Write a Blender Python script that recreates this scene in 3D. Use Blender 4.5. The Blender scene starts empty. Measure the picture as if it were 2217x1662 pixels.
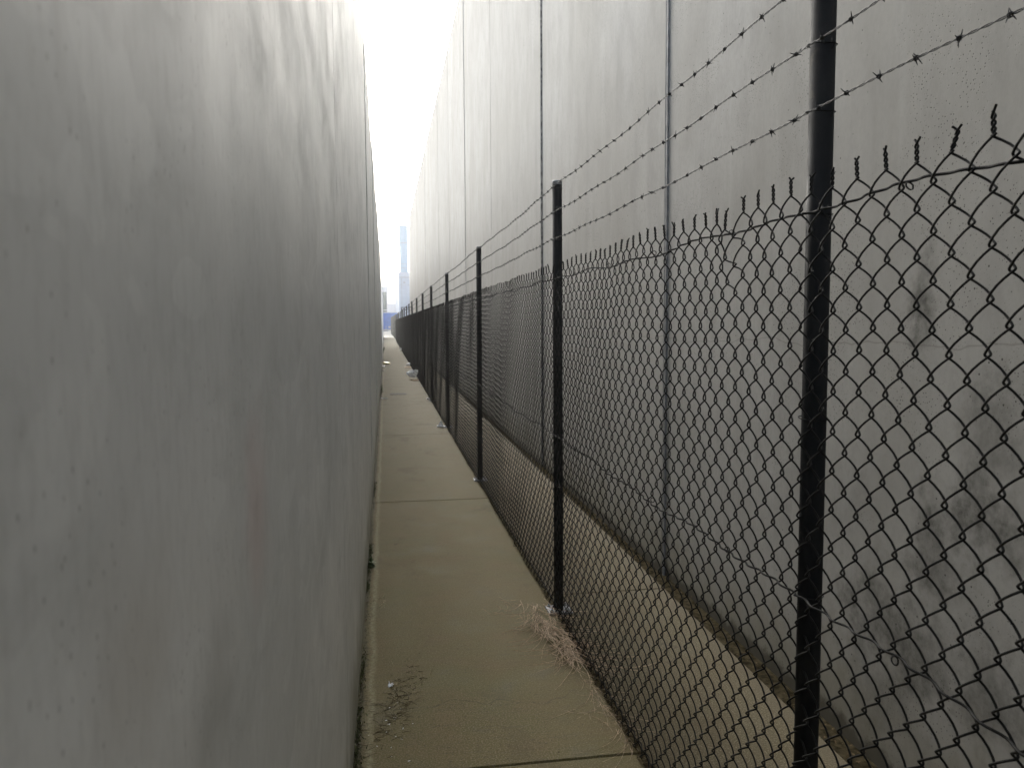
import bpy, math, random
import numpy as np
from mathutils import Vector, Matrix

random.seed(7); rng = np.random.default_rng(7)
S = bpy.context.scene
C = S.collection

# ------------------------------------------------------------------ camera
YAW, PITCH, ROLL = 0.1556, 0.0766, -0.0063
cam_d = bpy.data.cameras.new('camera'); cam = bpy.data.objects.new('camera', cam_d); C.objects.link(cam)
cam_d.sensor_width = 36; cam_d.sensor_fit = 'HORIZONTAL'; cam_d.lens = 1735.0 / 2217 * 36
cam_d.clip_start = 0.01; cam_d.clip_end = 3000
F_ = Vector((math.sin(YAW) * math.cos(PITCH), math.cos(YAW) * math.cos(PITCH), -math.sin(PITCH)))
R_ = Vector((math.cos(YAW), -math.sin(YAW), 0)); U_ = R_.cross(F_)
R2 = R_ * math.cos(ROLL) + U_ * math.sin(ROLL); U2 = -R_ * math.sin(ROLL) + U_ * math.cos(ROLL)
m = Matrix((R2, U2, -F_)).transposed().to_4x4(); m.translation = Vector((0, 0, 1.5))
cam.matrix_world = m
cam_d.dof.use_dof = True; cam_d.dof.focus_distance = 3.0; cam_d.dof.aperture_fstop = 12.0
S.camera = cam

# ------------------------------------------------------------------ light
SUN_EL, SUN_AZ = math.radians(30), math.radians(-9)      # azimuth from +Y, negative = left
W = bpy.data.worlds.new('World'); S.world = W; W.use_nodes = True
nt = W.node_tree; nt.nodes.clear()
sky = nt.nodes.new('ShaderNodeTexSky'); sky.sky_type = 'NISHITA'; sky.sun_disc = False
sky.sun_elevation = SUN_EL; sky.sun_rotation = SUN_AZ
sky.air_density = 1.0; sky.dust_density = 6.0; sky.ozone_density = 0.6
hs = nt.nodes.new('ShaderNodeHueSaturation'); hs.inputs['Saturation'].default_value = 0.55
bg = nt.nodes.new('ShaderNodeBackground'); bg.inputs[1].default_value = 0.12
wo = nt.nodes.new('ShaderNodeOutputWorld')
nt.links.new(sky.outputs[0], hs.inputs['Color']); tint = nt.nodes.new('ShaderNodeMix'); tint.data_type = 'RGBA'; tint.blend_type = 'MULTIPLY'; tint.inputs[0].default_value = 1; tint.inputs[7].default_value = (.93, .985, 1.03, 1)
nt.links.new(hs.outputs[0], tint.inputs[6]); nt.links.new(tint.outputs[2], bg.inputs[0]); nt.links.new(bg.outputs[0], wo.inputs[0])
sd = bpy.data.lights.new('sun', 'SUN'); sd.energy = 0.22; sd.angle = math.radians(12); sd.color = (1, .99, .97)
sun = bpy.data.objects.new('sun', sd); C.objects.link(sun)
dirv = Vector((math.sin(SUN_AZ) * math.cos(SUN_EL), math.cos(SUN_AZ) * math.cos(SUN_EL), math.sin(SUN_EL)))
sun.rotation_euler = dirv.to_track_quat('Z', 'Y').to_euler()
S.view_settings.view_transform = 'Standard'; S.view_settings.look = 'None'
S.view_settings.gamma = 1; S.view_settings.exposure = 2.12
GLARE_HAZE = 0.0016

# ------------------------------------------------------------------ helpers
def tag(o, label=None, cat=None, group=None, kind=None):
    if label: o['label'] = label
    if cat: o['category'] = cat
    if group: o['group'] = group
    if kind: o['kind'] = kind
    return o
def empty(name, loc=(0, 0, 0), rz=0):
    o = bpy.data.objects.new(name, None); C.objects.link(o); o.location = loc; o.rotation_euler = (0, 0, rz); o.empty_display_size = .1
    return o
def meshdata(name, V, F, mat, smooth=False):
    """V (n,3) array; F list of faces or (n,4) array"""
    me = bpy.data.meshes.new(name)
    if isinstance(F, np.ndarray):
        V = np.asarray(V, dtype=np.float32); n, k = F.shape
        me.vertices.add(len(V)); me.vertices.foreach_set('co', V.ravel())
        me.loops.add(n * k); me.loops.foreach_set('vertex_index', F.astype(np.int32).ravel())
        me.polygons.add(n); me.polygons.foreach_set('loop_start', np.arange(0, n * k, k, dtype=np.int32))
        me.polygons.foreach_set('loop_total', np.full(n, k, dtype=np.int32))
        me.update(calc_edges=True)
    else:
        me.from_pydata([tuple(map(float, v)) for v in V], [], F); me.update()
    if smooth:
        me.polygons.foreach_set('use_smooth', np.ones(len(me.polygons), dtype=bool)); me.update()
    me.materials.append(mat)
    return me
def obj(name, me, parent=None, loc=(0, 0, 0)):
    o = bpy.data.objects.new(name, me); C.objects.link(o); o.location = loc
    if parent: o.parent = parent
    return o
class MB:
    def __init__(s): s.v = []; s.f = []
    def box(s, a, b, bev=0):
        x0, y0, z0 = a; x1, y1, z1 = b; n = len(s.v)
        s.v += [(x0, y0, z0), (x1, y0, z0), (x1, y1, z0), (x0, y1, z0), (x0, y0, z1), (x1, y0, z1), (x1, y1, z1), (x0, y1, z1)]
        s.f += [[n + i for i in q] for q in ((0, 3, 2, 1), (4, 5, 6, 7), (0, 1, 5, 4), (1, 2, 6, 5), (2, 3, 7, 6), (3, 0, 4, 7))]
    def prism(s, pts, y0, y1):
        """profile pts (x,z) extruded along y"""
        n = len(s.v); k = len(pts)
        s.v += [(p[0], y0, p[1]) for p in pts] + [(p[0], y1, p[1]) for p in pts]
        for i in range(k):
            j = (i + 1) % k; s.f.append([n + i, n + j, n + k + j, n + k + i])
        s.f.append([n + i for i in range(k)][::-1]); s.f.append([n + k + i for i in range(k)])
    def lathe(s, prof, seg=16, c=(0, 0, 0), axis='z'):
        n = len(s.v); k = len(prof)
        for r, z in prof:
            for i in range(seg):
                t = 2 * math.pi * i / seg
                p = (r * math.cos(t), r * math.sin(t), z)
                if axis == 'y': p = (p[0], p[2], p[1])
                if axis == 'x': p = (p[2], p[0], p[1])
                s.v.append((c[0] + p[0], c[1] + p[1], c[2] + p[2]))
        for a in range(k - 1):
            for i in range(seg):
                j = (i + 1) % seg
                s.f.append([n + a * seg + i, n + a * seg + j, n + (a + 1) * seg + j, n + (a + 1) * seg + i])
        s.f.append([n + i for i in range(seg)][::-1]); s.f.append([n + (k - 1) * seg + i for i in range(seg)])
    def build(s, name, mat, parent=None, loc=(0, 0, 0), smooth=False, bevel=0):
        me = meshdata(name, s.v, s.f, mat, smooth)
        o = obj(name, me, parent, loc)
        if bevel:
            b = o.modifiers.new('bevel', 'BEVEL'); b.width = bevel; b.segments = 2; b.limit_method = 'ANGLE'
        return o
def tubes(P, r, sides=5, ref=(1, 0, 0)):
    """P (N,K,3) polylines -> verts, quads; r scalar or (K,)"""
    P = np.asarray(P, float); N, K, _ = P.shape
    T = np.empty_like(P); T[:, 1:-1] = P[:, 2:] - P[:, :-2]; T[:, 0] = P[:, 1] - P[:, 0]; T[:, -1] = P[:, -1] - P[:, -2]
    T /= np.linalg.norm(T, axis=2, keepdims=True) + 1e-12
    A = np.cross(T, np.array(ref, float)); A /= np.linalg.norm(A, axis=2, keepdims=True) + 1e-9
    B = np.cross(T, A)
    th = np.arange(sides) * 2 * np.pi / sides
    r = np.broadcast_to(np.asarray(r, float), (K,))[None, :, None, None]
    V = P[:, :, None, :] + r * (A[:, :, None, :] * np.cos(th)[None, None, :, None] + B[:, :, None, :] * np.sin(th)[None, None, :, None])
    idx = np.arange(N * K * sides).reshape(N, K, sides); nx = np.roll(idx, -1, axis=2)
    F = np.stack([idx[:, :-1], nx[:, :-1], nx[:, 1:], idx[:, 1:]], axis=-1).reshape(-1, 4)
    return V.reshape(-1, 3), F
def merge(parts):
    V = []; F = []; n = 0
    for v, f in parts:
        V.append(v); F.append(f + n); n += len(v)
    return np.concatenate(V), np.concatenate(F)

# ------------------------------------------------------------------ materials
class NT:
    def __init__(s, name):
        s.m = bpy.data.materials.new(name); s.m.use_nodes = True; s.t = s.m.node_tree
        s.b = s.t.nodes['Principled BSDF']; s.pos = s.n('ShaderNodeNewGeometry').outputs['Position']
    def n(s, t, **k):
        x = s.t.nodes.new(t)
        for a, b in k.items(): setattr(x, a, b)
        return x
    def l(s, a, b): s.t.links.new(a, b)
    def mapv(s, sc=(1, 1, 1), off=(0, 0, 0), src=None):
        x = s.n('ShaderNodeMapping'); x.inputs['Scale'].default_value = sc; x.inputs['Location'].default_value = off
        s.l(src or s.pos, x.inputs[0]); return x.outputs[0]
    def noise(s, scale, sc=(1, 1, 1), det=4, rough=.55, off=(0, 0, 0), dist=0):
        x = s.n('ShaderNodeTexNoise'); x.inputs['Scale'].default_value = scale; x.inputs['Detail'].default_value = det
        x.inputs['Roughness'].default_value = rough; x.inputs['Distortion'].default_value = dist
        s.l(s.mapv(sc, off), x.inputs['Vector']); return x.outputs[0]
    def ramp(s, v, a, b, lo=0., hi=1.):
        x = s.n('ShaderNodeMapRange', interpolation_type='SMOOTHSTEP')
        for i, q in zip(('From Min', 'From Max', 'To Min', 'To Max'), (a, b, lo, hi)): x.inputs[i].default_value = q
        s.l(v, x.inputs['Value']); return x.outputs[0]
    def math(s, op, a, b=None, clamp=False):
        x = s.n('ShaderNodeMath', operation=op, use_clamp=clamp)
        for i, q in enumerate((a, b)):
            if q is None: continue
            if isinstance(q, (int, float)): x.inputs[i].default_value = q
            else: s.l(q, x.inputs[i])
        return x.outputs[0]
    def mix(s, fac, a, b, mode='MIX'):
        x = s.n('ShaderNodeMix', data_type='RGBA', blend_type=mode)
        for i, q in ((0, fac), (6, a), (7, b)):
            if isinstance(q, (int, float)): x.inputs[i].default_value = q
            elif isinstance(q, tuple): x.inputs[i].default_value = q + (1,)
            else: s.l(q, x.inputs[i])
        return x.outputs[2]
    def pits(s, scale, size, sc=(1, 1, 1), off=(0, 0, 0)):
        x = s.n('ShaderNodeTexVoronoi'); x.inputs['Scale'].default_value = scale
        s.l(s.mapv(sc, off), x.inputs['Vector'])
        return s.ramp(x.outputs['Distance'], size * .6, size, 1, 0)
    def blob(s, c, rad, soft=1.0, warp=None):
        """1 inside an ellipsoid of radii rad around c"""
        v = s.n('ShaderNodeVectorMath', operation='SUBTRACT'); s.l(s.pos, v.inputs[0]); v.inputs[1].default_value = c
        q = s.n('ShaderNodeVectorMath', operation='DIVIDE'); s.l(v.outputs[0], q.inputs[0]); q.inputs[1].default_value = rad
        d = s.n('ShaderNodeVectorMath', operation='LENGTH'); s.l(q.outputs[0], d.inputs[0])
        o = d.outputs['Value']
        if warp is not None: o = s.math('ADD', o, warp)
        return s.ramp(o, 1 - soft, 1, 1, 0)
    def bump(s, h, strength=.3, dist=.002):
        x = s.n('ShaderNodeBump'); x.inputs['Strength'].default_value = strength; x.inputs['Distance'].default_value = dist
        s.l(h, x.inputs['Height']); s.l(x.outputs[0], s.b.inputs['Normal'])
    def out(s, col, rough=.8, spec=.3, metal=0):
        if isinstance(col, tuple): s.b.inputs['Base Color'].default_value = col + (1,)
        else: s.l(col, s.b.inputs['Base Color'])
        if isinstance(rough, (int, float)): s.b.inputs['Roughness'].default_value = rough
        else: s.l(rough, s.b.inputs['Roughness'])
        s.b.inputs['Specular IOR Level'].default_value = spec; s.b.inputs['Metallic'].default_value = metal
        return s.m

def plain(name, col, rough=.6, metal=0, spec=.4, var=.12, scale=9):
    t = NT(name)
    n = t.noise(scale, det=5)
    c = t.mix(t.ramp(n, .3, .7), tuple(x * (1 - var) for x in col), tuple(min(1, x * (1 + var)) for x in col))
    return t.out(c, rough, spec, metal)

# --- right hand wall
def mat_right():
    t = NT('concrete_right')
    big = t.noise(.9, (1, 1, .6), 5, .6)
    mid = t.noise(5, (1, 1, .55), 5, .65, off=(0, 3, 1))
    fine = t.noise(55, (1, 1, .6), 4, .7)
    streak = t.noise(7, (1, 1, .07), 4, .6, off=(1, 0, 5))
    c = t.mix(t.ramp(big, .35, .65), (.300, .289, .262), (.355, .346, .325))
    c = t.mix(t.ramp(mid, .42, .72, 0, .5), c, (.245, .236, .215))
    oi = t.n('ShaderNodeObjectInfo')
    c = t.mix(t.ramp(oi.outputs['Random'], 0, 1, 0, .4), c, (.27, .262, .24))
    c = t.mix(t.ramp(streak, .5, .78, 0, .25), c, (.21, .205, .19))
    c = t.mix(t.ramp(streak, .25, .42, .2, 0), c, (.42, .415, .40))
    c = t.mix(t.ramp(fine, .35, .75, 0, .35), c, (.23, .225, .21))
    warp = t.ramp(t.noise(6, det=5, rough=.7), 0, 1, -.85, .85)
    tot = None
    for (y, z, ry, rz, k) in ((2.24, 1.57, .07, .18, .95), (2.03, .92, .20, .13, 1.0), (2.30, .47, .34, .19, .85), (2.16, .76, .12, .12, .8),
                              (2.41, .25, .22, .22, .5), (1.92, .45, .16, .16, .7), (1.94, 1.24, .13, .16, .55), (2.6, .85, .12, .14, .25), (3.1, 1.2, .18, .3, .2),
                              (1.3, .8, .3, .3, .5), (5.9, .7, .2, .5, .2)):
        b = t.math('MULTIPLY', t.blob((1.63, y, z), (.6, ry * 1.5, rz * 1.5), 1.0, warp), k)
        tot = b if tot is None else t.math('MAXIMUM', tot, b)
    gr = t.ramp(t.noise(28, det=5, rough=.75), .25, .75, .45, 1)
    c = t.mix(t.math('MULTIPLY', tot, gr), c, (.055, .052, .043))
    # olive towards the foot of the wall, dark band at the bottom
    sep = t.n('ShaderNodeSeparateXYZ'); t.l(t.pos, sep.inputs[0])
    foot = t.ramp(t.math('ADD', sep.outputs[2], t.ramp(mid, 0, 1, -.25, .25)), .02, .42, .55, 0)
    c = t.mix(foot, c, (.15, .135, .085))
    foot_band = t.ramp(t.math('ADD', sep.outputs[2], t.ramp(t.noise(9, det=5, rough=.7), 0, 1, -.05, .05)), .02, .07, .8, 0); c = t.mix(foot_band, c, (.05, .043, .028))
    pm = t.ramp(t.noise(2.3, det=3), .52, .64)
    p = t.math('MULTIPLY', t.pits(85, .24), t.math('MAXIMUM', pm, t.blob((1.63, 2.18, 2.0), (.5, .25, .6), .6, warp)))
    p2 = t.math('MULTIPLY', t.pits(24, .10, off=(0, .3, .7)), t.ramp(t.noise(1.6, det=2, off=(4, 2, 0)), .45, .6))
    pits = t.math('MAXIMUM', p, p2)
    c = t.mix(t.math('MULTIPLY', pits, .8), c, (.045, .042, .036))
    # a thin hairline crack
    h = t.math('ABSOLUTE', t.math('SUBTRACT', t.math('ADD', sep.outputs[2], t.ramp(t.noise(1.3, det=4, off=(0, 0, 9)), 0, 1, -.08, .08)), 1.42))
    c = t.mix(t.math('MULTIPLY', t.ramp(h, .001, .0035, 1, 0), .35), c, (.12, .11, .1))
    t.bump(t.math('SUBTRACT', fine, t.math('MULTIPLY', pits, 2)), .3, .0015)
    return t.out(c, t.ramp(mid, .2, .8, .85, .95), .12)
# --- left hand wall
def mat_left():
    t = NT('concrete_left')
    big = t.noise(2.2, (1, .6, .8), 5, .6, off=(0, 1.3, 4))
    mid = t.noise(9, (1, .5, .8), 6, .66, dist=.4)
    strk = t.noise(16, (1, 1, .06), 4, .6)
    fine = t.noise(90, (1, 1, .35), 3, .7)
    c = t.mix(t.ramp(big, .33, .66), (.55, .562, .557), (.68, .683, .675))
    c = t.mix(t.ramp(mid, .48, .74, 0, .55), c, (.44, .45, .43))
    # pale trowel patches with soft edges
    patch = t.ramp(t.noise(10, (1, .6, 1), 2, .45, off=(0, 7, 2), dist=1.2), .53, .565)
    pmask = t.ramp(t.noise(1.9, det=2, off=(0, 5, 1)), .38, .52)
    c = t.mix(t.math('MULTIPLY', t.math('MULTIPLY', patch, pmask), .28), c, (.78, .79, .78))
    c = t.mix(t.ramp(strk, .5, .75, 0, .14), c, (.48, .48, .46))
    c = t.mix(t.ramp(strk, .25, .42, .12, 0), c, (.62, .62, .61))
    c = t.mix(t.ramp(fine, .4, .8, 0, .3), c, (.37, .37, .355))
    warp = t.ramp(t.noise(8, det=4), 0, 1, -.5, .5)
    c = t.mix(t.math('MULTIPLY', t.blob((-.137, .86, 1.30), (.3, .12, .16), 1, warp), .22), c, (.55, .27, .24))
    c = t.mix(t.math('MULTIPLY', t.blob((-.137, .45, 1.33), (.3, .10, .10), 1, warp), .3), c, (.36, .32, .26))
    c = t.mix(t.math('MULTIPLY', t.blob((-.137, .62, 1.20), (.3, .13, .10), 1, warp), .4), c, (.28, .285, .27))
    sep = t.n('ShaderNodeSeparateXYZ'); t.l(t.pos, sep.inputs[0])
    foot = t.ramp(t.math('ADD', sep.outputs[2], t.ramp(t.noise(5, det=4), 0, 1, -.2, .2)), .0, .38, .7, 0)
    c = t.mix(foot, c, (.15, .14, .085))
    pm = t.ramp(t.noise(9, det=3, off=(3, 1, 0)), .48, .58)
    v = t.pits(170, .17, (1, .7, .45)); v2 = t.pits(105, .12, (1, .7, .35), off=(0, .2, 3))
    pits = t.math('MAXIMUM', t.math('MULTIPLY', v, pm), t.math('MULTIPLY', v2, t.ramp(t.noise(6, det=3, off=(9, 1, 0)), .50, .58)))
    c = t.mix(t.math('MULTIPLY', pits, .5), c, (.16, .16, .15))
    t.bump(fine, .12, .001)
    return t.out(c, t.ramp(mid, .2, .8, .35, .50), .62)
# --- path
def mat_path(name, right=False):
    t = NT(name)
    sep = t.n('ShaderNodeSeparateXYZ'); t.l(t.pos, sep.inputs[0])
    big = t.noise(1.1, (1, .8, 1), 5, .6)
    mid = t.noise(4.5, (1, 1, 1), 6, .65, off=(3, 0, 0))
    brush = t.noise(60, (.12, 1, 1), 3, .6)
    fine = t.noise(160, det=3, rough=.7)
    c = t.mix(t.ramp(big, .35, .65), (.116, .092, .034), (.096, .084, .025))
    c = t.mix(t.ramp(mid, .42, .72, 0, .8), c, (.140, .103, .052))
    c = t.mix(t.ramp(mid, .25, .45, .8, 0), c, (.098, .086, .042))
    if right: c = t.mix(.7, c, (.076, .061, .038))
    # concrete colour gets paler further along
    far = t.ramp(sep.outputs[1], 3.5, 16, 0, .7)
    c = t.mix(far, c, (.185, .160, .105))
    c = t.mix(t.ramp(brush, .45, .8, 0, .6), c, (.075, .062, .034))
    c = t.mix(t.ramp(fine, .45, .7, 0, .6), c, (.30, .25, .17))
    st = t.ramp(t.noise(2.6, (1, .7, 1), 6, .75, off=(7, 1, 0), dist=.5), .54, .66, 0, .45)
    c = t.mix(st, c, (.085, .068, .036))
    speck = t.ramp(t.noise(75, det=2, rough=.6, off=(1, 5, 0)), .60, .68, 0, .6); c = t.mix(speck, c, (.055, .046, .026))
    vo = t.n('ShaderNodeTexVoronoi', feature='DISTANCE_TO_EDGE'); vo.inputs['Scale'].default_value = .55
    wv = t.n('ShaderNodeVectorMath', operation='ADD'); t.l(t.pos, wv.inputs[0]); nz = t.n('ShaderNodeTexNoise'); nz.inputs['Scale'].default_value = 5; t.l(t.pos, nz.inputs['Vector'])
    sc = t.n('ShaderNodeVectorMath', operation='SCALE'); sc.inputs['Scale'].default_value = .35; t.l(nz.outputs['Color'], sc.inputs[0]); t.l(sc.outputs[0], wv.inputs[1]); t.l(wv.outputs[0], vo.inputs['Vector'])
    crk = t.math('MULTIPLY', t.ramp(vo.outputs['Distance'], .0006, .0022, 1, 0), t.ramp(t.noise(1.1, det=2, off=(2, 8, 0)), .5, .56))
    c = t.mix(t.math('MULTIPLY', crk, .45), c, (.035, .03, .02))
    if not right:
        wob = t.ramp(t.noise(3.5, det=3, off=(0, 2, 0)), 0, 1, -.014, .014)
        d = t.math('ABSOLUTE', t.math('SUBTRACT', t.math('ADD', sep.outputs[0], wob), -.086))
        g = t.ramp(t.noise(60, det=5, rough=.8), .42, .60)
        c = t.mix(t.math('MULTIPLY', t.ramp(d, .002, .024, .6, 0), t.ramp(g, 0, 1, .25, 1)), c, (.31, .28, .17))
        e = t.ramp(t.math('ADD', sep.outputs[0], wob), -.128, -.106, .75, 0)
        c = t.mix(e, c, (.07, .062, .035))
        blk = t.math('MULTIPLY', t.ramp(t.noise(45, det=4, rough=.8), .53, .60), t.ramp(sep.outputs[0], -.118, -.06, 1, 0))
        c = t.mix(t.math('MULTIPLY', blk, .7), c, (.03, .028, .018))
    else:
        g = t.ramp(t.math('ADD', sep.outputs[0], t.ramp(t.noise(5, det=4), 0, 1, -.05, .05)), 1.42, 1.5, 0, .5)
        c = t.mix(g, c, (.10, .083, .055))
    sp = t.pits(38, .06); c = t.mix(t.math('MULTIPLY', sp, .6), c, (.38, .34, .26))
    sp = t.pits(22, .05, off=(2, 3, 0)); c = t.mix(t.math('MULTIPLY', sp, .85), c, (.03, .028, .02))
    t.bump(fine, .35, .001)
    return t.out(c, t.ramp(mid, .3, .7, .8, .92), .2)

M = dict(right=mat_right(), left=mat_left(), path=mat_path('path_concrete'), slab=mat_path('drain_slab_concrete', True))
M['black'] = plain('black_powder_coat', (.014, .015, .017), .62, 0, .22, .3, 30)
def mat_post():
    t = NT('black_painted_steel')
    n = t.noise(22, (1, 1, .5), 6, .7); k = t.ramp(t.noise(3, det=4), .35, .7)
    c = t.mix(t.ramp(n, .35, .7), (.011, .012, .013), (.022, .022, .022))
    c = t.mix(t.math('MULTIPLY', t.ramp(n, .60, .68), k), c, (.075, .066, .052))       # dust and chips
    sep = t.n('ShaderNodeSeparateXYZ'); t.l(t.pos, sep.inputs[0])
    c = t.mix(t.ramp(t.math('ADD', sep.outputs[2], t.ramp(n, 0, 1, -.1, .1)), .02, .22, .8, 0), c, (.05, .044, .032))
    t.bump(n, .15, .0008)
    return t.out(c, t.ramp(n, .3, .7, .68, .85), .12)
M['black'] = mat_post()
M['wire'] = plain('black_pvc_wire', (.010, .010, .009), .68, 0, .18, .3, 60)
M['galv'] = plain('weathered_barbed_wire', (.030, .030, .030), .65, .2, .3, .4, 120)
M['plate'] = plain('galvanised_plate', (.22, .225, .235), .45, .7, .5, .25, 40)
M['grate'] = plain('dusty_iron', (.20, .185, .15), .8, 0, .2, .3, 40)
M['seal_mid'] = plain('grey_joint_filler', (.25, .25, .24), .8, 0, .3, .2, 25)
M['seal_pale'] = plain('pale_joint_filler', (.55, .55, .53), .7, 0, .3, .2, 25)
M['seal_grey'] = plain('grey_joint_sealant', (.225, .222, .215), .8, 0, .4, .2, 25)
M['seal_dark'] = plain('dirty_joint_sealant', (.15, .148, .14), .9, 0, .3, .6, 30)
M['dirt'] = plain('damp_gutter_dirt', (.038, .031, .018), 1.0, 0, 0, .6, 35)
M['earth'] = plain('bare_ground', (.16, .15, .12), .9, 0, .2, .3, 2)
M['straw'] = plain('dry_straw', (.50, .37, .25), .7, 0, .3, .5, 60)
M['twig'] = plain('dead_twigs', (.30, .24, .14), .8, 0, .3, .6, 60)
M['leaf'] = plain('leaf_litter', (.075, .054, .031), 1.0, 0, .02, .7, 45)
M['moss'] = plain('moss', (.055, .062, .022), .9, 0, .2, .7, 60)
M['weed'] = plain('weed_leaf', (.07, .10, .03), .6, 0, .3, .5, 60)
M['paper'] = plain('white_paper', (.88, .87, .86), .6, 0, .3, .08, 30)
M['card'] = plain('brown_cardboard', (.38, .26, .15), .8, 0, .2, .2, 20)
M['yellow'] = plain('yellow_wrapper', (.62, .55, .10), .4, 0, .5, .2, 20)
M['film'] = plain('clear_plastic_film', (.93, .95, .97), .35, 0, .5, .1, 60)
M['white'] = plain('white_cladding', (.40, .42, .47), .6, 0, .4, .04, 2)
M['bluewhite'] = plain('pale_blue_cladding', (.30, .36, .47), .6, 0, .4, .04, 2)
M['tower'] = plain('pale_blue_glass_panel', (.20, .32, .44), .3, 0, .5, .04, 2)
M['seam'] = plain('grey_seam', (.22, .24, .27), .6, 0, .4, .1, 2)
M['greenglass'] = plain('green_glass', (.014, .062, .058), .12, 0, .6, .3, 1.2)
M['blue'] = plain('blue_tarpaulin', (.010, .13, .52), .5, 0, .4, .12, 2)
M['rubber'] = plain('tyre_rubber', (.02, .02, .02), .8, 0, .3, .2, 9)
M['picket'] = plain('weathered_grey_timber', (.12, .118, .112), .85, 0, .2, .35, 3)
M['roof'] = plain('metal_roof', (.42, .43, .45), .5, .2, .4, .05, 2)
M['street'] = plain('street_concrete', (.26, .25, .22), .9, 0, .2, .08, 1)

# ------------------------------------------------------------------ ground, path
LX, RX, FX = -.137, 1.63, .866
b = MB(); b.box((-400, -60, -.5), (400, 1200, -.08)); tag(b.build('ground', M['earth']), kind='structure')
def slabs(x0, x1, joints, z=0, gap=.003):
    b = MB()
    for a, c in zip(joints[:-1], joints[1:]):
        r = .005
        # bevelled slab: top plus chamfers
        A = a + gap; B = c - gap; n = len(b.v)
        nx = 2
        b.v += [(x0, A, -.12), (x1, A, -.12), (x1, B, -.12), (x0, B, -.12),
                (x0, A, z - r), (x1, A, z - r), (x1, B, z - r), (x0, B, z - r),
                (x0, A + r, z), (x1, A + r, z), (x1, B - r, z), (x0, B - r, z)]
        b.f += [[n + i for i in q] for q in ((0, 1, 5, 4), (1, 2, 6, 5), (2, 3, 7, 6), (3, 0, 4, 7), (4, 5, 9, 8), (5, 6, 10, 9), (6, 7, 11, 10), (7, 4, 8, 11), (8, 9, 10, 11), (0, 3, 2, 1))]
    return b
J = [-5.6, -1.5, 2.592, 6.73, 10.81, 14.9, 18.97] + [18.97 + 4.1 * k for k in range(1, 17)]
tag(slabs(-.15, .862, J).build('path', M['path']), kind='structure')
J2 = [-4.2, .1, 4.237, 8.4, 12.5, 16.6] + [16.6 + 4.1 * k for k in range(1, 10)]
tag(slabs(.866, 1.525, J2, .0).build('drain_slab', M['slab']), kind='structure')
b = MB(); b.box((1.525, -6, -.12), (1.66, 53, -.018)); tag(b.build('gutter', M['dirt']), kind='structure')
b = MB(); b.box((-60, 84.7, -.2), (60, 260, -.004)); tag(b.build('street', M['street']), kind='structure')
b = MB(); b.box((1.0, 53, -.2), (60, 84.6, -.01)); tag(b.build('yard', M['street']), kind='structure')

# ------------------------------------------------------------------ big walls
def warehouse(name, label, cat, x, sgn, ys, H, mats, seals, offs, backw, sealw, ch0=.008):
    root = tag(empty(name, (x + sgn * .1, ys[0], 0)), label, cat)
    o0 = Vector(root.location)
    for i, (a, c) in enumerate(zip(ys[:-1], ys[1:])):
        off = offs[i % len(offs)]; w = sealw[(i + 1) % len(sealw)] / 2; w0 = sealw[i % len(sealw)] / 2
        h = H + (.0 if i % 3 else .02)
        b = MB()
        xs = sorted((x + off, x + sgn * .18))
        # chamfered vertical edges via small prism in plan
        f = x + off; k = x + sgn * .18; ch = ch0 * sgn
        pts = [(k, a + w0), (f + ch, a + w0), (f, a + w0 + ch0), (f, c - w - ch0), (f + ch, c - w), (k, c - w)]
        n = len(pts); z0 = -.1
        b.v = [(p[0] - o0.x, p[1] - o0.y, z0) for p in pts] + [(p[0] - o0.x, p[1] - o0.y, h) for p in pts]
        for q in range(n): b.f.append([q, (q + 1) % n, n + (q + 1) % n, n + q])
        b.f += [list(range(n))[::-1], list(range(n, 2 * n))]
        b.build('wall_panel', mats, root)
    for i, y in enumerate(ys[1:-1]):
        w = sealw[(i + 1) % len(sealw)] / 2; b = MB()
        o_ = offs[(i + 1) % len(offs)]
        xa, xb = sorted((x + (o_ + .003 if sgn > 0 else -.008), x + sgn * .17))
        b.box((xa - o0.x, y - w - .001 - o0.y, -.1), (xb - o0.x, y + w + .001 - o0.y, H - .02))
        b.build('joint_sealant', M[seals[i % len(seals)]], root)
    # building body and roof behind the panels
    b = MB(); xa, xb = sorted((x + sgn * .185, x + sgn * backw))
    b.box((xa - o0.x, ys[0] + .05 - o0.y, -.1), (xb - o0.x, ys[-1] - .05 - o0.y, H - .5)); b.build('building_body', mats, root)
    b = MB(); b.box((xa - o0.x, ys[0] + .05 - o0.y, H - .49), (xb - o0.x, ys[-1] - .05 - o0.y, H - .35)); b.build('roof', M['roof'], root)
    return root
ysR = [-7.1, -3.2, .7, 4.52, 8.22, 12.1, 16.0, 19.9, 23.8, 27.7, 31.6, 35.5, 39.4, 43.3, 47.2, 50.4, 52.6]
warehouse('concrete_warehouse', 'tall pale concrete panel warehouse wall rising behind the chain-link fence', 'warehouse', RX, 1, ysR, 8.1, M['right'],
          ['seal_dark', 'seal_dark', 'seal_grey', 'seal_dark', 'seal_mid', 'seal_mid', 'seal_mid'], [0, -.002, 0, -.014, -.029, -.031, -.040, -.042, -.046, -.042, -.049, -.045, -.050, -.047, -.052, -.05], 18, [.012, .012, .012, .022, .024, .008, .016], .003)
ysL = [-4.2, -.9, 2.47, 5.3, 6.9, 8.9, 10.9, 13.3, 16.0, 19.4, 23.2, 27.4]
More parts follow.
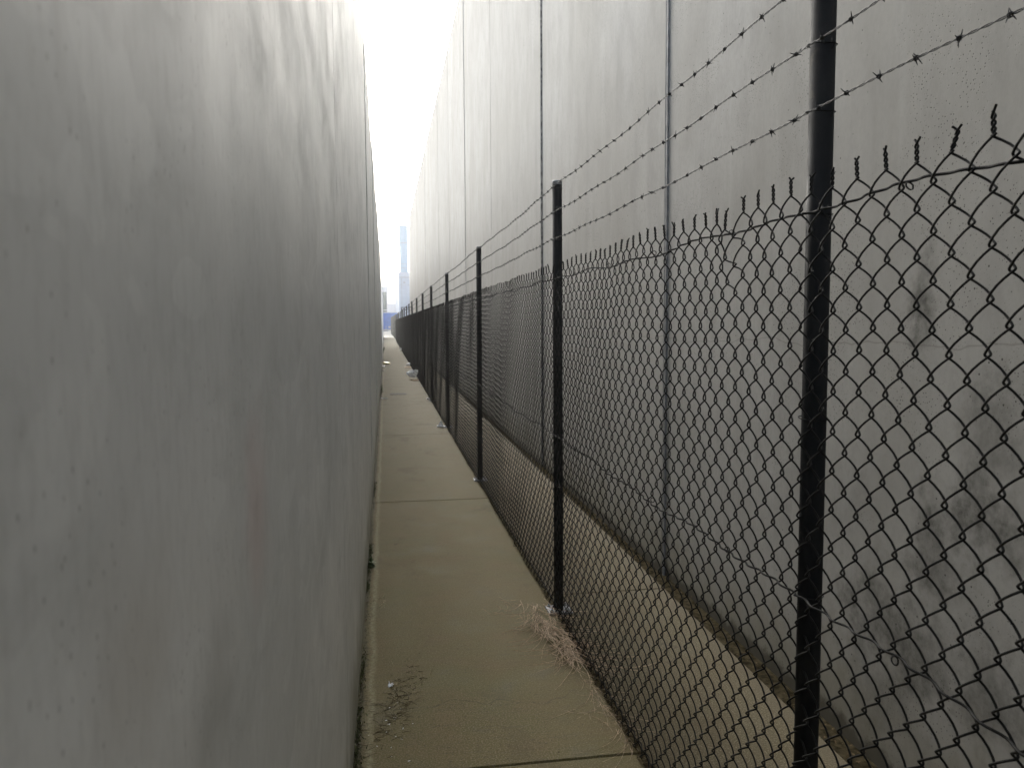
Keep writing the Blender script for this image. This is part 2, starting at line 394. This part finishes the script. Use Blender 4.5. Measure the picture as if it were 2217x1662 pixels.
warehouse('concrete_warehouse', 'smooth grey concrete wall close on the left of the path, with vertical panel joints', 'warehouse', LX, -1, ysL, 3.85, M['left'],
          ['seal_dark', 'seal_pale', 'seal_grey', 'seal_dark', 'seal_grey', 'seal_dark', 'seal_grey', 'seal_dark', 'seal_grey', 'seal_dark'], [0, 0, .0004, -.001, .004, -.003, .005, 0, .006, -.002, .004], 16, [.002, .002, .0012, .006, .008, .010], .0015)
ysL2 = [28.2, 34, 40, 46, 52, 58, 64, 70, 76, 82, 86]
warehouse('concrete_building', 'lower pale concrete building at the far end of the left wall', 'building', -.24, -1, ysL2, 4.4, M['left'],
          ['seal_grey'], [0, .004], 14, [.02])

# ------------------------------------------------------------------ chain link fence
fence = tag(empty('chain_link_fence', (FX, 1.5235, 0)), 'long black chain-link fence with three barbed wire strands beside the path', 'fence')
fo = Vector(fence.location)
def loc(p): return (p[0] - fo.x, p[1] - fo.y, p[2] - fo.z)
MX = FX - .031
PY = [-4.6, -2.0, 1.5235, 3.992, 7.522, 11.469, 15.408, 19.166, 22.752, 26.03]
while PY[-1] < 66: PY.append(PY[-1] + 3.72)
HZ = 2.2; PR = .0245
DH = .0386; NSEG = 45; Z0 = .016; APEX = Z0 + NSEG * DH
def mesh_panel(L, us, sides, r, jit=0., dent=(), seed=1):
    """woven chain link: rows of flattened-helix wires; local y runs 0..L"""
    rg = np.random.default_rng(seed)
    n = max(2, int(round(L / DH))); n -= n % 2; w = L / n
    us = np.array(us); s = (np.arange(NSEG)[:, None] + us[None]).ravel(); s = np.append(s, NSEG)
    seg = np.minimum(np.floor(s + 1e-9), NSEG - 1).astype(int); u = s - seg
    e = .0049
    P = []
    def ease(u): return np.clip((u - .03) / .94, 0, 1)
    for k in range(n):
        up = ((seg + k) % 2 == 0)                       # goes left->right on this segment
        yy = -e + (w + 2 * e) * np.where(up, ease(u), 1 - ease(u))
        dep = np.sin(np.pi * u) ** .75 * np.where(up, 1, -1)
        # "/" in the picture is the side bulging to the path
        x = .0072 * dep
        z = Z0 + DH * (seg + u)
        P.append(np.stack([x, k * w + yy, z], 1))
    P = np.array(P)
    def warpf(Q):
        if jit:
            y = Q[..., 1]; z = Q[..., 2]
            Q = Q.copy()
            Q[..., 0] += jit * 1.6 * (np.sin(y * 2.3 + 1) * np.sin(z * 2.1) + .4 * np.sin(y * 5.1 + z * 3))
            Q[..., 2] += jit * .6 * np.sin(y * 7 + z * 4.) + jit * .5 * np.sin(y * 19 + 2)
            Q[..., 1] += jit * .5 * np.sin(z * 9 + y * 5) + jit * .35 * np.sin(z * 3.1 + y * 23)
            for (dy, dz, ry, amp) in dent:
                g = np.exp(-((y - dy) / ry) ** 2 - ((z - dz) / .12) ** 2)
                Q[..., 1] += amp[0] * g; Q[..., 2] += amp[1] * g
        return Q
    parts = [tubes(warpf(P), r, sides)]
    # twisted barbs on top where two wires pair up (every second gap)
    tw = 9 if sides > 4 else 4
    A = []; B = []; TT = []
    for k in range(1 if NSEG % 2 else 0, n + 1, 2):
        lean = rg.normal(0, .10); lx = rg.normal(0, .05); y0 = k * w; ph = rg.uniform(0, .6)
        t = np.linspace(0, 1, tw)
        if sides > 4:
            for q, L_ in ((0, A), (math.pi, B)):
                a = ph + q + t * 2 * math.pi * 1.5
                rr = .0023
                x = rr * np.cos(a) + lx * t * .03; y = y0 + rr * np.sin(a) + lean * t * .03; z = APEX + t * .027
                s_ = 1 if q else -1
                ln = rg.uniform(.007, .013)
                pts = np.stack([x, y, z], 1)
                tip = pts[-1] + np.array([rg.normal(0, .003), s_ * ln * .7, ln * .85])
                L_.append(np.vstack([pts, (pts[-1] + tip) / 2, tip]))
        else:
            A.append(np.stack([0 * t, y0 + lean * t * .03, APEX + t * .036], 1))
    if A:
        A = np.array(A + B); parts.append(tubes(warpf(A), r if sides > 4 else r * 1.5, max(3, sides - 1), (.9, .1, .05)))
    V, F = merge(parts)
    return V, F
NEAR = (0, .05, .13, .28, .5, .72, .87, .95); MIDU = (0, .12, .5, .88); FARU = (0, .5)
bays = list(zip(PY[:-1], PY[1:]))
shared = {}
for i, (a, c) in enumerate(bays):
    L = c - a
    if i <= 2:
        # bay 2 is the first one fully in view, slightly battered
        dents = ((.35, 1.72, .05, (.03, -.03)), (2.1, 1.74, .03, (-.02, 0)), (2.35, 1.7, .04, (.025, -.01))) if i == 2 else ()
        V, F = mesh_panel(L, NEAR if i else MIDU, 6 if i else 4, .0020, .006, dents, i)
        me = meshdata('mesh_panel', V, F, M['wire'], True); obj('mesh_panel', me, fence, loc((MX, a, 0)))
    elif i <= 4:
        V, F = mesh_panel(L, MIDU, 5, .0020, .006, (), i)
        me = meshdata('mesh_panel', V, F, M['wire'], True); obj('mesh_panel', me, fence, loc((MX, a, 0)))
    else:
        key = 'a' if i % 2 else 'b'
        if key not in shared:
            V, F = mesh_panel(3.7, MIDU, 3, .0021, .004, (), 50 + i)
            shared[key] = meshdata('mesh_panel', V, F, M['wire'], True)
        o = obj('mesh_panel', shared[key], fence, loc((MX, a, 0))); o.scale = (1, L / 3.7, 1)
# posts
pm = MB(); pm.lathe([(PR, -.05), (PR, HZ)], 28)
post_me = meshdata('post', pm.v, pm.f, M['black'], False)
for p in post_me.polygons:
    if len(p.vertices) == 4: p.use_smooth = True
cm = MB(); cm.lathe([(PR + .001, HZ - .014), (PR + .001, HZ + .003), (PR - .002, HZ + .006)], 28); cap_me = meshdata('post_cap', cm.v, cm.f, M['plate'], False)
bm_ = MB(); bm_.box((-.062, -.06, .001), (.062, .06, .011)); plate_me = meshdata('base_plate', bm_.v, bm_.f, M['plate'])
bo = MB()
bo.lathe([(.009, .011), (.009, .019), (.004, .019), (.004, .027)], 6)
bolt_me = meshdata('base_bolts', bo.v, bo.f, M['plate'])
STR = (1.915, 2.045, 2.17)
def ring(z, R, r=.0013, tail=True):
    t = np.linspace(0, 2 * np.pi, 25)
    P = [np.stack([R * np.cos(t) - .004 * (np.cos(t) < -.6), R * np.sin(t), z + .003 * np.sin(t)], 1)]
    parts = [tubes(P, r, 4, (0, 0, 1))]
    if tail:
        P2 = [np.array([[R * .3, -R * .95, z], [R * .3, -R - .006, z - .004], [R * .1, -R - .010, z - .010], [0, -R - .008, z - .018]])]
        parts.append(tubes(P2, r, 4, (.9, .1, .3)))
    return merge(parts)
V, F = ring(0, PR + .0022)
tie_me = meshdata('wire_tie', V, F, M['wire'], True)
for i, y in enumerate(PY):
    p = obj('post', post_me, fence, loc((FX, y, 0)))
    if i in (2,): p.rotation_euler = (0, math.radians(.08), 0)
    else: p.rotation_euler = (random.gauss(0, .005), random.gauss(0, .006), 0)
    obj('post_cap', cap_me, p); obj('base_plate', plate_me, p)
    if i in (1, 2, 3, 4, 5, 6):
        for z in STR + (1.714, 1.30, .93, .45): obj('wire_tie', tie_me, p, (0, 0, z))
        for sx in (-1, 1):
            for sy in (-1, 1): obj('base_bolt', bolt_me, p, (sx * .045, sy * .042, 0))
# tension line wires woven through the mesh
def line_wire(z0, amp, r, dz=0):
    parts = []
    for (a, c) in bays:
        n = int((c - a) / DH) ; fine = a < 12
        y = np.linspace(a, c, n * (4 if fine else 1) + 1)
        s = (y - a) / (c - a)
        sag = -dz * 4 * s * (1 - s)
        x = MX + .001 + .0045 * np.sin((y - a) / DH * math.pi / 1.0)
        z = z0 + sag + amp * np.sin((y - a) * 11 + a) + amp * .7 * np.sin((y - a) * 4.3)
        w = np.minimum(1, np.minimum(s, 1 - s) * 14); z = z0 + (z - z0) * w
        P = np.stack([x, y, z], 1) - np.array(fo)
        parts.append(tubes([P], r, 6 if fine else 3))
    return merge(parts)
V, F = line_wire(1.714, .006, .0025, .004); obj('line_wire', meshdata('line_wire', V, F, M['wire'], True), fence)
V, F = line_wire(.93, .006, .0025, .008); obj('line_wire', meshdata('line_wire', V, F, M['wire'], True), fence)
V, F = line_wire(.06, .004, .0021, .0); obj('line_wire', meshdata('line_wire', V, F, M['wire'], True), fence)
# clip rings that fix the mesh to the line wires
t = np.linspace(0, 2 * np.pi * 2, 25)
V, F = tubes([np.stack([.006 * np.cos(t), .004 * np.sin(t) + .003 * t / t[-1], .0065 * np.sin(t)], 1)], .0011, 5, (.1, 1, .1)); clip_me = meshdata('mesh_clip', V, F, M['wire'], True)
for z in (1.714, .93):
    for y in (.42, 1.19, 1.86, 2.43, 2.95, 3.5, 4.5, 5.3, 6.3, 7.1, 8.3, 9.4):
        obj('mesh_clip', clip_me, fence, loc((MX, y, z)))
# barbed wire
def barbed(z0, phase, seed):
    rg = np.random.default_rng(seed); parts = []
    BX = FX - PR - .004
    def axis(y):
        for a, c in bays:
            if a <= y <= c + 1e-6:
                s = (y - a) / (c - a); return BX + .003 * math.sin(y * 3 + seed), z0 - .012 * 4 * s * (1 - s) * (.6 + .4 * math.sin(a * 7 + seed)) + .0025 * math.sin(y * 9 + seed)
        return BX, z0
    yend = PY[-1]
    yn = 12.
    ys = np.arange(PY[0], yn, .006)
    ax = np.array([axis(y) for y in ys])
    for q in (0, math.pi):
        a = ys * 2 * math.pi / .055 + q
        P = np.stack([ax[:, 0] +   .0013 * np.cos(a), ys, ax[:, 1] + .0013 * np.sin(a)], 1)
        parts.append(tubes([P], .00105, 5))
    ys = np.arange(yn, yend, .15); ax = np.array([axis(y) for y in ys])
    parts.append(tubes([np.stack([ax[:, 0], ys, ax[:, 1]], 1)], .0019, 3))
    y = PY[0] + phase; T = []; Wp = []
    while y < min(yend, 45):
        x, z = axis(y)
        c = np.array([x, y, z])
        fine = y < 12
        if fine:
            t = np.linspace(0, 2 * np.pi * 2.2, 16)
            Wp.append(np.stack([x + .0034 * np.cos(t), y - .004 + .008 * t / t[-1], z + .0034 * np.sin(t)], 1))
        for s_ in (-1, 1):
            a0 = rg.uniform(0, 2 * math.pi)
            for q in (0, 1):
                a = a0 + q * (math.pi + rg.normal(0, .35))
                dr = np.array([math.cos(a), s_ * rg.uniform(.15, .6) * (1 if q else -1), math.sin(a)])
                ln = rg.uniform(.0075, .0125)
                b0 = c + np.array([0, s_ * .003, 0])
                T.append(np.array([b0, b0 + dr * ln * .55, b0 + dr * ln]))
        y += .098 + rg.normal(0, .003)
    parts.append(tubes(T, np.array([.0011, .0010, .0005]), 4, (.31, .9, .23)))
    parts.append(tubes(Wp, .0011, 4, (.02, 1, .03)))
    V, F = merge(parts)
    return V - np.array(fo), F
for k, z in enumerate(STR):
    V, F = barbed(z, (.035, .02, .05)[k], k + 3); obj('barbed_wire', meshdata('barbed_wire', V, F, M['galv'], True), fence)

# gate frame closing the drain between fence and warehouse
g = tag(empty('metal_gate', (.9, 47, 0)), 'narrow dark metal gate crossing the gap between far fence and tall wall', 'gate')
t_ = MB(); t_.box((0, 0, .1), (.04, .04, 2.42)); t_.box((.66, 0, .1), (.7, .04, 2.42)); t_.box((.04, 0, 2.38), (.66, .04, 2.42)); t_.box((.04, 0, 2.26), (.66, .04, 2.29)); t_.box((.04, 0, .1), (.66, .04, .14))
t_.build('gate_frame', M['black'], g)
P = []
for k in range(-28, 12):
    for s_ in (1, -1):
        xs = np.array([0.04, .66]); z = k * .08 + 0.2 + np.array([0, .62]) if s_ > 0 else k * .08 + .2 + np.array([.62, 0])
        z = z + .6
        if z.min() > .12 and z.max() < 2.28: P.append(np.stack([xs, np.full(2, .02), z], 1))
V, F = tubes(P, .002, 3, (0, 1, 0)); obj('gate_mesh', meshdata('gate_mesh', V, F, M['wire']), g)

# ------------------------------------------------------------------ far end
# grey picket fence
pf = tag(empty('timber_fence', (.98, 84, 0)), 'weathered grey vertical board fence at the far end of the path', 'fence')
b = MB(); A = Vector((.98, 70.5)); Bv = Vector((.80, 117)); n = 300
for k in range(n):
    p = A.lerp(Bv, k / n); q = A.lerp(Bv, (k + .9) / n)
    h = 2.05 + random.uniform(-.03, .03)
    b.box((p.x - .98, p.y - 84, 0), (q.x + .03 - .98, q.y - 84, h))
b.build('boards', M['picket'], pf)
for k in range(12):
    p = A.lerp(Bv, (k + .5) / 12); b = MB(); b.box((p.x - .98 - .07, p.y - 84 - .06, 0), (p.x - .98, p.y - 84 + .06, 2.3)); b.build('fence_post', M['picket'], pf)

# blue curtain-side trailer parked across the end
tr = tag(empty('parked_trailer', (-1.5, 118, 0)), 'blue curtain-sided truck trailer parked across the far end of the path', 'trailer')
b = MB(); b.box((-6, 0, .62), (4.6, 2.4, 3.0)); b.build('curtain_side', M['blue'], tr)
b = MB(); b.box((-6.05, -.02, 2.99), (4.65, 2.42, 3.09)); b.box((-6.05, -.03, .50), (4.65, 2.43, .61)); b.build('side_rail', M['white'], tr)
b = MB()
for x in np.arange(-5.7, 4.5, .9): b.box((x, -.03, .63), (x + .05, -.003, 2.98))
b.build('curtain_strap', M['blue'], tr)
b = MB(); b.lathe([(.16, -.01), (.16, .0)], 20, (2.05, -.025, .93), 'y'); b.box((1.52, -.035, .64), (1.58, -.004, 1.12)); b.build('white_marking', M['white'], tr)
for x in (-4.6, -3.4, 2.75, 3.95):
    wv = MB(); wv.lathe([(.3, 0), (.42, .03), (.42, .27), (.3, .3)], 24, (x, .1, .42), 'y'); wl = wv.build('wheel', M['rubber'], tr)
    rv = MB(); rv.lathe([(.22, -.01), (.2, .03), (.08, .03)], 18, (x, .08, .42), 'y'); rv.build('rim', M['plate'], wl)
b = MB(); b.box((1.0, .2, .05), (1.12, .32, .5)); b.box((.9, .1, .0), (1.22, .42, .05)); b.build('landing_leg', M['white'], tr)

# office with green glass
of = tag(empty('office_building', (-4, 150, 0)), 'white office building with green glass windows above the blue trailer', 'building')
b = MB(); b.box((-14, 0, 0), (4.48, 14, 8.15)); b.build('wall', M['white'], of)
wn = MB(); wn.box((-10, -.06, 3.98), (4.28, -.003, 7.2)); w1 = wn.build('window', M['greenglass'], of)
mu = MB()
for x in np.arange(-9, 4.2, 1.33): mu.box((x, -.1, 3.98), (x + .05, -.063, 7.2))
mu.box((-10, -.1, 5.5), (4.28, -.063, 5.56)); mu.build('mullion', M['greenglass'], w1)
wn = MB(); wn.box((-10, -.06, 3.0), (4.28, -.003, 3.83)); wn.build('window', M['greenglass'], of)
b = MB(); b.box((-14.1, -.15, 8.16), (4.6, 14.1, 8.26)); b.build('parapet', M['seam'], of)
lo = tag(empty('low_building', (4, 170, 0)), 'low white building behind the trailer, right of the green glass office', 'building')
b = MB(); b.box((-3.4, 0, 0), (14, 12, 5.5)); b.build('wall', M['white'], lo)
b = MB(); b.box((-3.5, -.1, 5.51), (14.1, 12.1, 5.62)); b.build('parapet', M['white'], lo)
b = MB(); b.box((-3, -.05, 1), (13, -.003, 2.2)); b.build('window', M['seam'], lo)

# pale blue building beyond the tall wall
bl = tag(empty('pale_building', (1.84, 108, 0)), 'pale blue flat-roofed building beyond the end of the tall wall', 'building')
b = MB(); b.box((0, 0, 0), (16, 40, 7.75)); b.build('wall', M['bluewhite'], bl)
b = MB(); b.box((-.04, -.05, 7.76), (16, 40, 8.2)); b.build('parapet', M['bluewhite'], bl)
b = MB(); b.box((-.02, -.08, 7.50), (16, -.003, 7.58)); b.build('string_course', M['seam'], bl)
b = MB()
for x in (.35, 1.45, 2.6): b.box((x, -.05, .3), (x + .04, -.003, 7.49))
for y in (8, 16, 24, 32): b.box((-.03, y, .3), (-.003, y + .05, 7.7))
b.build('panel_joint', M['seam'], bl)
b = MB(); b.box((.58, -.24, 6.78), (.86, -.004, 6.9)); b.box((.64, -.18, 6.9), (.8, -.004, 6.96)); b.build('wall_light', M['seam'], bl)
tw = tag(empty('panel_tower', (2.12, 112.5, 0)), 'tall narrow pale blue panelled tower rising behind the flat-roofed building', 'tower')
b = MB(); b.box((0, 0, 7), (1.1, 3, 12.48)); b.box((-.06, -.05, 12.56), (1.1, 3, 14.9)); b.build('tower_panel', M['tower'], tw)
b = MB(); b.box((-.04, -.03, 12.49), (1.08, 2.9, 12.555)); b.box((.02, -.03, 9.6), (1.08, -.003, 9.64)); b.box((.02, -.03, 9.05), (1.08, -.003, 9.09)); b.build('panel_seam', M['seam'], tw)
cb = tag(obj('overhead_cable', None or meshdata('overhead_cable', *tubes([np.array([[-4, 100, 6.35], [-1, 100, 6.12], [1, 100, 6.1], [1.84, 100, 6.15], [6, 108.2, 6.5]])], .02, 4, (0, 0, 1)), M['seam'])),
         'thin overhead cable strung across the far end of the passage', 'cable')

# ------------------------------------------------------------------ litter and plants
def strands(n, src, r, zmax, mat, name, label, cat, kind=None, seed=3, k=7, curl=1.):
    rg = np.random.default_rng(seed); P = []
    for _ in range(n):
        (x, y, a, L, z) = src(rg)
        pts = []; z0 = max(z, .002); dz = rg.uniform(-.4, .4) * zmax / max(L, .01)
        cur = np.array([x, y, z0]); da = rg.normal(0, .18 * curl)
        for j in range(k):
            pts.append(cur.copy()); a += da + rg.normal(0, .08 * curl)
            cur = cur + np.array([math.cos(a) * L / k, math.sin(a) * L / k, dz * L / k])
            cur[2] = min(max(cur[2], .0025), zmax)
        P.append(pts)
    rr = np.linspace(1, .45, k) * r
    V, F = tubes(np.array(P), rr, 4, (.05, .03, 1)); c = V.mean(0); c[2] = 0
    o = obj(name, meshdata(name, V - c, F, mat, True), None, tuple(c))
    return tag(o, label, cat, kind=kind)
def straw_src(rg):
    t = rg.beta(1.6, 1.9); x = .705 + .12 * t + rg.normal(0, .028) * (1.1 - t * .4); y = 3.95 - .80 * t + rg.normal(0, .06)
    x = min(x, .845)
    a = math.radians(-80 + rg.normal(0, 13)); return x, y + .10, a, rg.uniform(.18, .42), abs(rg.normal(0, .022)) + .003
strands(160, straw_src, .0016, .05, M['straw'], 'dead_grass_clump', 'clump of pale dead grass stalks piled against the fence foot', 'dead grass', seed=11)
def straw2(rg):
    t = rg.random(); x = .80 + .035 * t + rg.normal(0, .012); y = 3.2 - .55 * t; a = math.radians(-85 + rg.normal(0, 16)); return min(x, .845), y, a, rg.uniform(.12, .34), .004
strands(34, straw2, .0009, .012, M['straw'], 'grass_stalks', 'thin loose grass stalks trailing along the fence foot near the camera', 'dead grass', seed=5)
def straw3(rg):
    return .80 + rg.normal(0, .03), 2.86 + rg.normal(0, .06), rg.uniform(0, 6.3), rg.uniform(.05, .13), .004
strands(16, straw3, .0008, .01, M['straw'], 'grass_stalks', 'little tangle of fine grass stalks at the fence foot close to the nearest slab joint', 'dead grass', seed=6)
def straw4(rg):
    return .60 + rg.normal(0, .05), 4.12 + rg.normal(0, .08), math.radians(-50 + rg.normal(0, 25)), rg.uniform(.08, .2), .004
strands(9, straw4, .0009, .01, M['straw'], 'grass_stalks', 'few stray grass stalks lying on the path beside the post base plate', 'dead grass', seed=7)
def twig_src(rg):
    t = rg.normal(0, 1); return .015 + .05 * t + rg.normal(0, .02), 3.08 + .14 * t + rg.normal(0, .09), math.radians(60 + rg.normal(0, 50)), rg.uniform(.015, .07), .003
strands(190, twig_src, .0009, .008, M['leaf'], 'twig_debris', 'scatter of small dead twigs and chaff on the path near the left wall', 'debris', seed=8, k=4)
def twig2(rg):
    return .03 + rg.normal(0, .05), 3.2 + rg.normal(0, .14), math.radians(75 + rg.normal(0, 28)), rg.uniform(.1, .22), .004
strands(9, twig2, .0008, .01, M['twig'], 'grass_stalks', 'long pale grass stalks lying over the twig debris near the left wall', 'dead grass', seed=9)
def twig3(rg):
    return -.03 + rg.normal(0, .008), 4.35 + rg.normal(0, .06), math.radians(-88 + rg.normal(0, 12)), rg.uniform(.12, .3), .004
strands(5, twig3, .0009, .01, M['twig'], 'grass_stalks', 'single curved pale stalks on the path left side opposite the second post', 'dead grass', seed=10)
# flakes
def flakes(n, src, smin, smax, mat, name, label=None, cat=None, kind=None, seed=1, up=.35):
    rg = np.random.default_rng(seed); V = []; F = []
    for i in range(n):
        x, y, z = src(rg); s = rg.uniform(smin, smax); a = rg.uniform(0, 6.28); asp = rg.uniform(.3, .8)
        ux = np.array([math.cos(a), math.sin(a), rg.normal(0, up)]); vy = np.array([-math.sin(a), math.cos(a), rg.normal(0, up)]) * asp
        c = np.array([x, y, z]); k = len(V)
        for p, q, h in ((-1, 0, 0), (-.3, -.7, .2), (.5, -.6, .25), (1, 0, 0), (.4, .7, .2), (-.4, .6, .3)):
            w = c + (ux * p + vy * q) * s / 2; w[2] = max(w[2] + h * s * .5, .0015); V.append(w)
        F.append([k + j for j in range(6)])
    V = np.array(V); o = obj(name, meshdata(name, V, F, mat))
    return tag(o, label, cat, kind=kind)
def lf(rg):
    y = 1.0 + 24 * rg.random() ** 2.2; return FX - .012 + rg.normal(0, .011), y, abs(rg.normal(0, .006))
flakes(5200, lf, .006, .02, M['leaf'], 'leaf_litter', kind='stuff', seed=2)
def lf2(rg):
    y = 1.5 + 15 * rg.random() ** 1.5; return 1.575 + rg.normal(0, .025), y, -.016 + abs(rg.normal(0, .006))
flakes(900, lf2, .006, .02, M['leaf'], 'gutter_debris', kind='stuff', seed=22, up=.4)
def ms(rg):
    c = ((4.95, .12), (4.55, .06), (2.72, .10), (2.95, .12), (5.3, .07), (16.4, .3), (7.2, .2), (3.4, .1), (2.3, .1))[int(rg.integers(9))]
    return LX + .004 + abs(rg.normal(0, .011)), rg.normal(c[0], c[1]), abs(rg.normal(0, .008))
flakes(1500, ms, .004, .012, M['moss'], 'moss', kind='stuff', seed=4, up=.9)
def cr(rg):
    y = 2.4 + 12 * rg.random() ** 1.8; return LX + .006 + abs(rg.normal(0, .010)), y, abs(rg.normal(0, .003))
flakes(1400, cr, .003, .010, M['leaf'], 'wall_foot_debris', kind='stuff', seed=14, up=.6)
def gr(rg):
    y = 2.3 + 10 * rg.random() ** 1.6; return rg.uniform(-.1, .84), y, .001
flakes(330, gr, .003, .009, M['leaf'], 'grit', kind='stuff', seed=15, up=.2)
def gr2(rg):
    y = 2.5 + 1.0 * rg.random(); return rg.normal(.0, .035), rg.normal(2.95, .13), .002
flakes(26, gr2, .004, .011, M['paper'], 'paper_shreds', kind='stuff', seed=16, up=.3)
tag(flakes(12, lambda rg: (-.005 + rg.normal(0, .008), 3.26 + rg.normal(0, .008), .004), .01, .02, M['paper'], 'paper_scrap', seed=18, up=.7), 'tiny white scrap of paper beside the twig debris near the camera', 'paper scrap')

def crumple(name, c, size, mat, label, cat, seed, sub=4, amp=.35, flat=1.0, parent=None):
    import bmesh
    bm = bmesh.new(); bmesh.ops.create_icosphere(bm, subdivisions=sub, radius=1)
    rg = np.random.default_rng(seed); D = rg.normal(size=(26, 3)); D /= np.linalg.norm(D, axis=1)[:, None]; ofs = rg.uniform(.45, 1.0, 26)
    for v in bm.verts:
        p = np.array(v.co); r = 1.2
        for d, o_ in zip(D, ofs):
            q = p @ d
            if q > .25: r = min(r, o_ / q)                    # cut by random planes: sharp creases
        n = math.sin(p[0] * 9 + seed) * math.sin(p[1] * 11) * math.sin(p[2] * 8 + 2)
        r *= 1 + amp * .3 * n
        co = p * r * np.array(size) / 2
        v.co = (co[0], co[1], max(co[2], -size[2] * .45) + size[2] * .45 + .002)
    me = bpy.data.meshes.new(name); bm.to_mesh(me); bm.free(); me.materials.append(mat)
    o = obj(name, me, parent, c)
    if label: tag(o, label, cat)
    return o
pb = crumple('plastic_bag', (.70, 21.5, 0), (.38, .42, .31), M['film'], 'crumpled clear plastic packaging lying against the fence foot', 'plastic bag', 21, 5, .8)
b = MB(); b.box((-.12, -.16, .002), (.12, .1, .02)); o = b.build('cardboard_piece', M['card'], None, (.77, 21.12, 0)); o.rotation_euler = (0, 0, .3)
tag(o, 'flat brown cardboard piece under the crumpled plastic', 'cardboard')
crumple('drink_cup', (.80, 15.55, 0), (.10, .14, .07), M['paper'], 'squashed white paper cup at the fence foot past the third post', 'cup', 4, 4)
c_ = crumple('paper_scrap', (.74, 11.5, 0), (.15, .10, .03), M['paper'], 'folded white paper scrap with upturned corner by the fourth post', 'paper scrap', 5, 4)
def fold(name, pts, faces, mat, c, parent=None):
    me = meshdata(name, pts, faces, mat); o = obj(name, me, parent, c)
    s = o.modifiers.new('thick', 'SOLIDIFY'); s.thickness = .002; return o
fold('corner', [(-.02, 0, .02), (.03, .01, .02), (.02, 0, .10), (.06, -.02, .03)], [[0, 1, 2], [1, 3, 2]], M['paper'], (0, 0, 0), c_)
crumple('paper_scrap', (.84, 44, 0), (.30, .4, .2), M['paper'], 'small white paper scrap at the fence foot, farthest of the litter', 'paper scrap', 6, 4)
crumple('food_wrapper', (.76, 28.4, 0), (.26, .5, .10), M['paper'], 'pale torn food wrapper by the fence foot beyond the plastic packaging', 'wrapper', 7, 4)
b = MB(); b.box((-.14, -.22, .002), (.14, .22, .012)); o = b.build('cardboard_piece', M['card'], None, (.76, 27.4, 0)); tag(o, 'thin flat cardboard piece just in front of the torn food wrapper', 'cardboard')
crumple('yellow_wrapper', (.02, 29.6, 0), (.32, .5, .10), M['yellow'], 'yellow plastic wrapper on the left side of the path in the distance', 'wrapper', 8, 4)
crumple('paper_scrap', (-.08, 27.4, 0), (.10, .5, .09), M['paper'], 'crumpled white paper at the left wall foot near the yellow wrapper', 'paper scrap', 9, 4)
crumple('paper_scrap', (-.09, 25.3, 0), (.05, .2, .06), M['paper'], 'tiny white paper ball nearer than the crumpled paper at the left wall foot', 'paper scrap', 19, 3)
o = crumple('plastic_bottle', (-.04, 15.95, 0), (.14, .08, .045), M['paper'], 'flattened white plastic bottle beside the weed at the left wall', 'bottle', 10, 4)
# drain grate
dg = tag(empty('drain_grate', (.24, 17.1, 0)), 'rectangular slotted metal drain grate set in the middle of the path', 'drain grate')
b = MB(); b.box((-.17, -.16, .002), (.17, .16, .005)); b.build('pit_shade', M['rubber'], dg)  # flat dark sheet, the shade of the hollow put in as colour
b = MB()
for k in range(13): x = -.16 + k * .0258; b.box((x, -.14, .006), (x + .013, .14, .010))
b.box((-.17, -.16, .006), (.17, -.141, .0105)); b.box((-.17, .141, .006), (.17, .16, .0105)); b.build('grate_bars', M['grate'], dg)
# weed
def weed(loc_, n, h, label, seed, spread=.08):
    rg = np.random.default_rng(seed); root = tag(empty('weed', loc_), label, 'weed'); V = []; F = []; P = []
    for i in range(n):
        a = rg.uniform(-1.5, 1.5); l = rg.uniform(.5, 1) * h; r = spread * rg.uniform(.2, 1)
        t = np.linspace(0, 1, 6); st = np.stack([r * math.cos(a) * t ** 1.4, r * 2.5 * math.sin(a) * t ** 1.4, l * (t - .25 * t * t)], 1); P.append(st)
        for j in range(2, 6):
            for _ in range(2):
                d = rg.normal(size=3); d[2] *= .5; d /= np.linalg.norm(d); s = rg.uniform(.02, .05); w = np.cross(d, (0, 0, 1)); w /= np.linalg.norm(w) + 1e-6
                k = len(V); c = st[j]; V += [c, c + d * s * .5 + w * s * .22, c + d * s, c + d * s * .5 - w * s * .22]; F.append([k, k + 1, k + 2, k + 3])
    V = np.array(V); V[:, 0] = np.maximum(V[:, 0], .003)
    obj('leaves', meshdata('leaves', V, F, M['weed']), root)
    v, f = tubes(np.array(P), .0025, 4, (.3, .9, .1)); obj('stems', meshdata('stems', v, f, M['moss']), root)
weed((LX + .008, 16.5, 0), 16, .34, 'leafy green weed growing at the left wall foot beside the flattened bottle', 2)
weed((LX + .008, 40, 0), 16, .5, 'distant green weed at the left wall foot beyond the yellow wrapper', 3)
weed((LX + .006, 4.95, 0), 12, .035, 'tiny weed sprouting from the left wall foot opposite the post base plate', 4, .02)

# ------------------------------------------------------------------ haze
b = MB(); b.box((-70, -55, -1.5), (75, 300, 18))  # even air volume added to stand in for veiling lens glare
hz = tag(b.build('glare_haze', bpy.data.materials.new('glare_haze_air')), kind='stuff')
mt = hz.data.materials[0]; mt.use_nodes = True; n = mt.node_tree; n.nodes.clear()
vo = n.nodes.new('ShaderNodeVolumePrincipled'); vo.inputs['Color'].default_value = (.95, .96, .97, 1); vo.inputs['Density'].default_value = GLARE_HAZE; vo.inputs['Anisotropy'].default_value = .6
oo = n.nodes.new('ShaderNodeOutputMaterial'); n.links.new(vo.outputs[0], oo.inputs['Volume'])
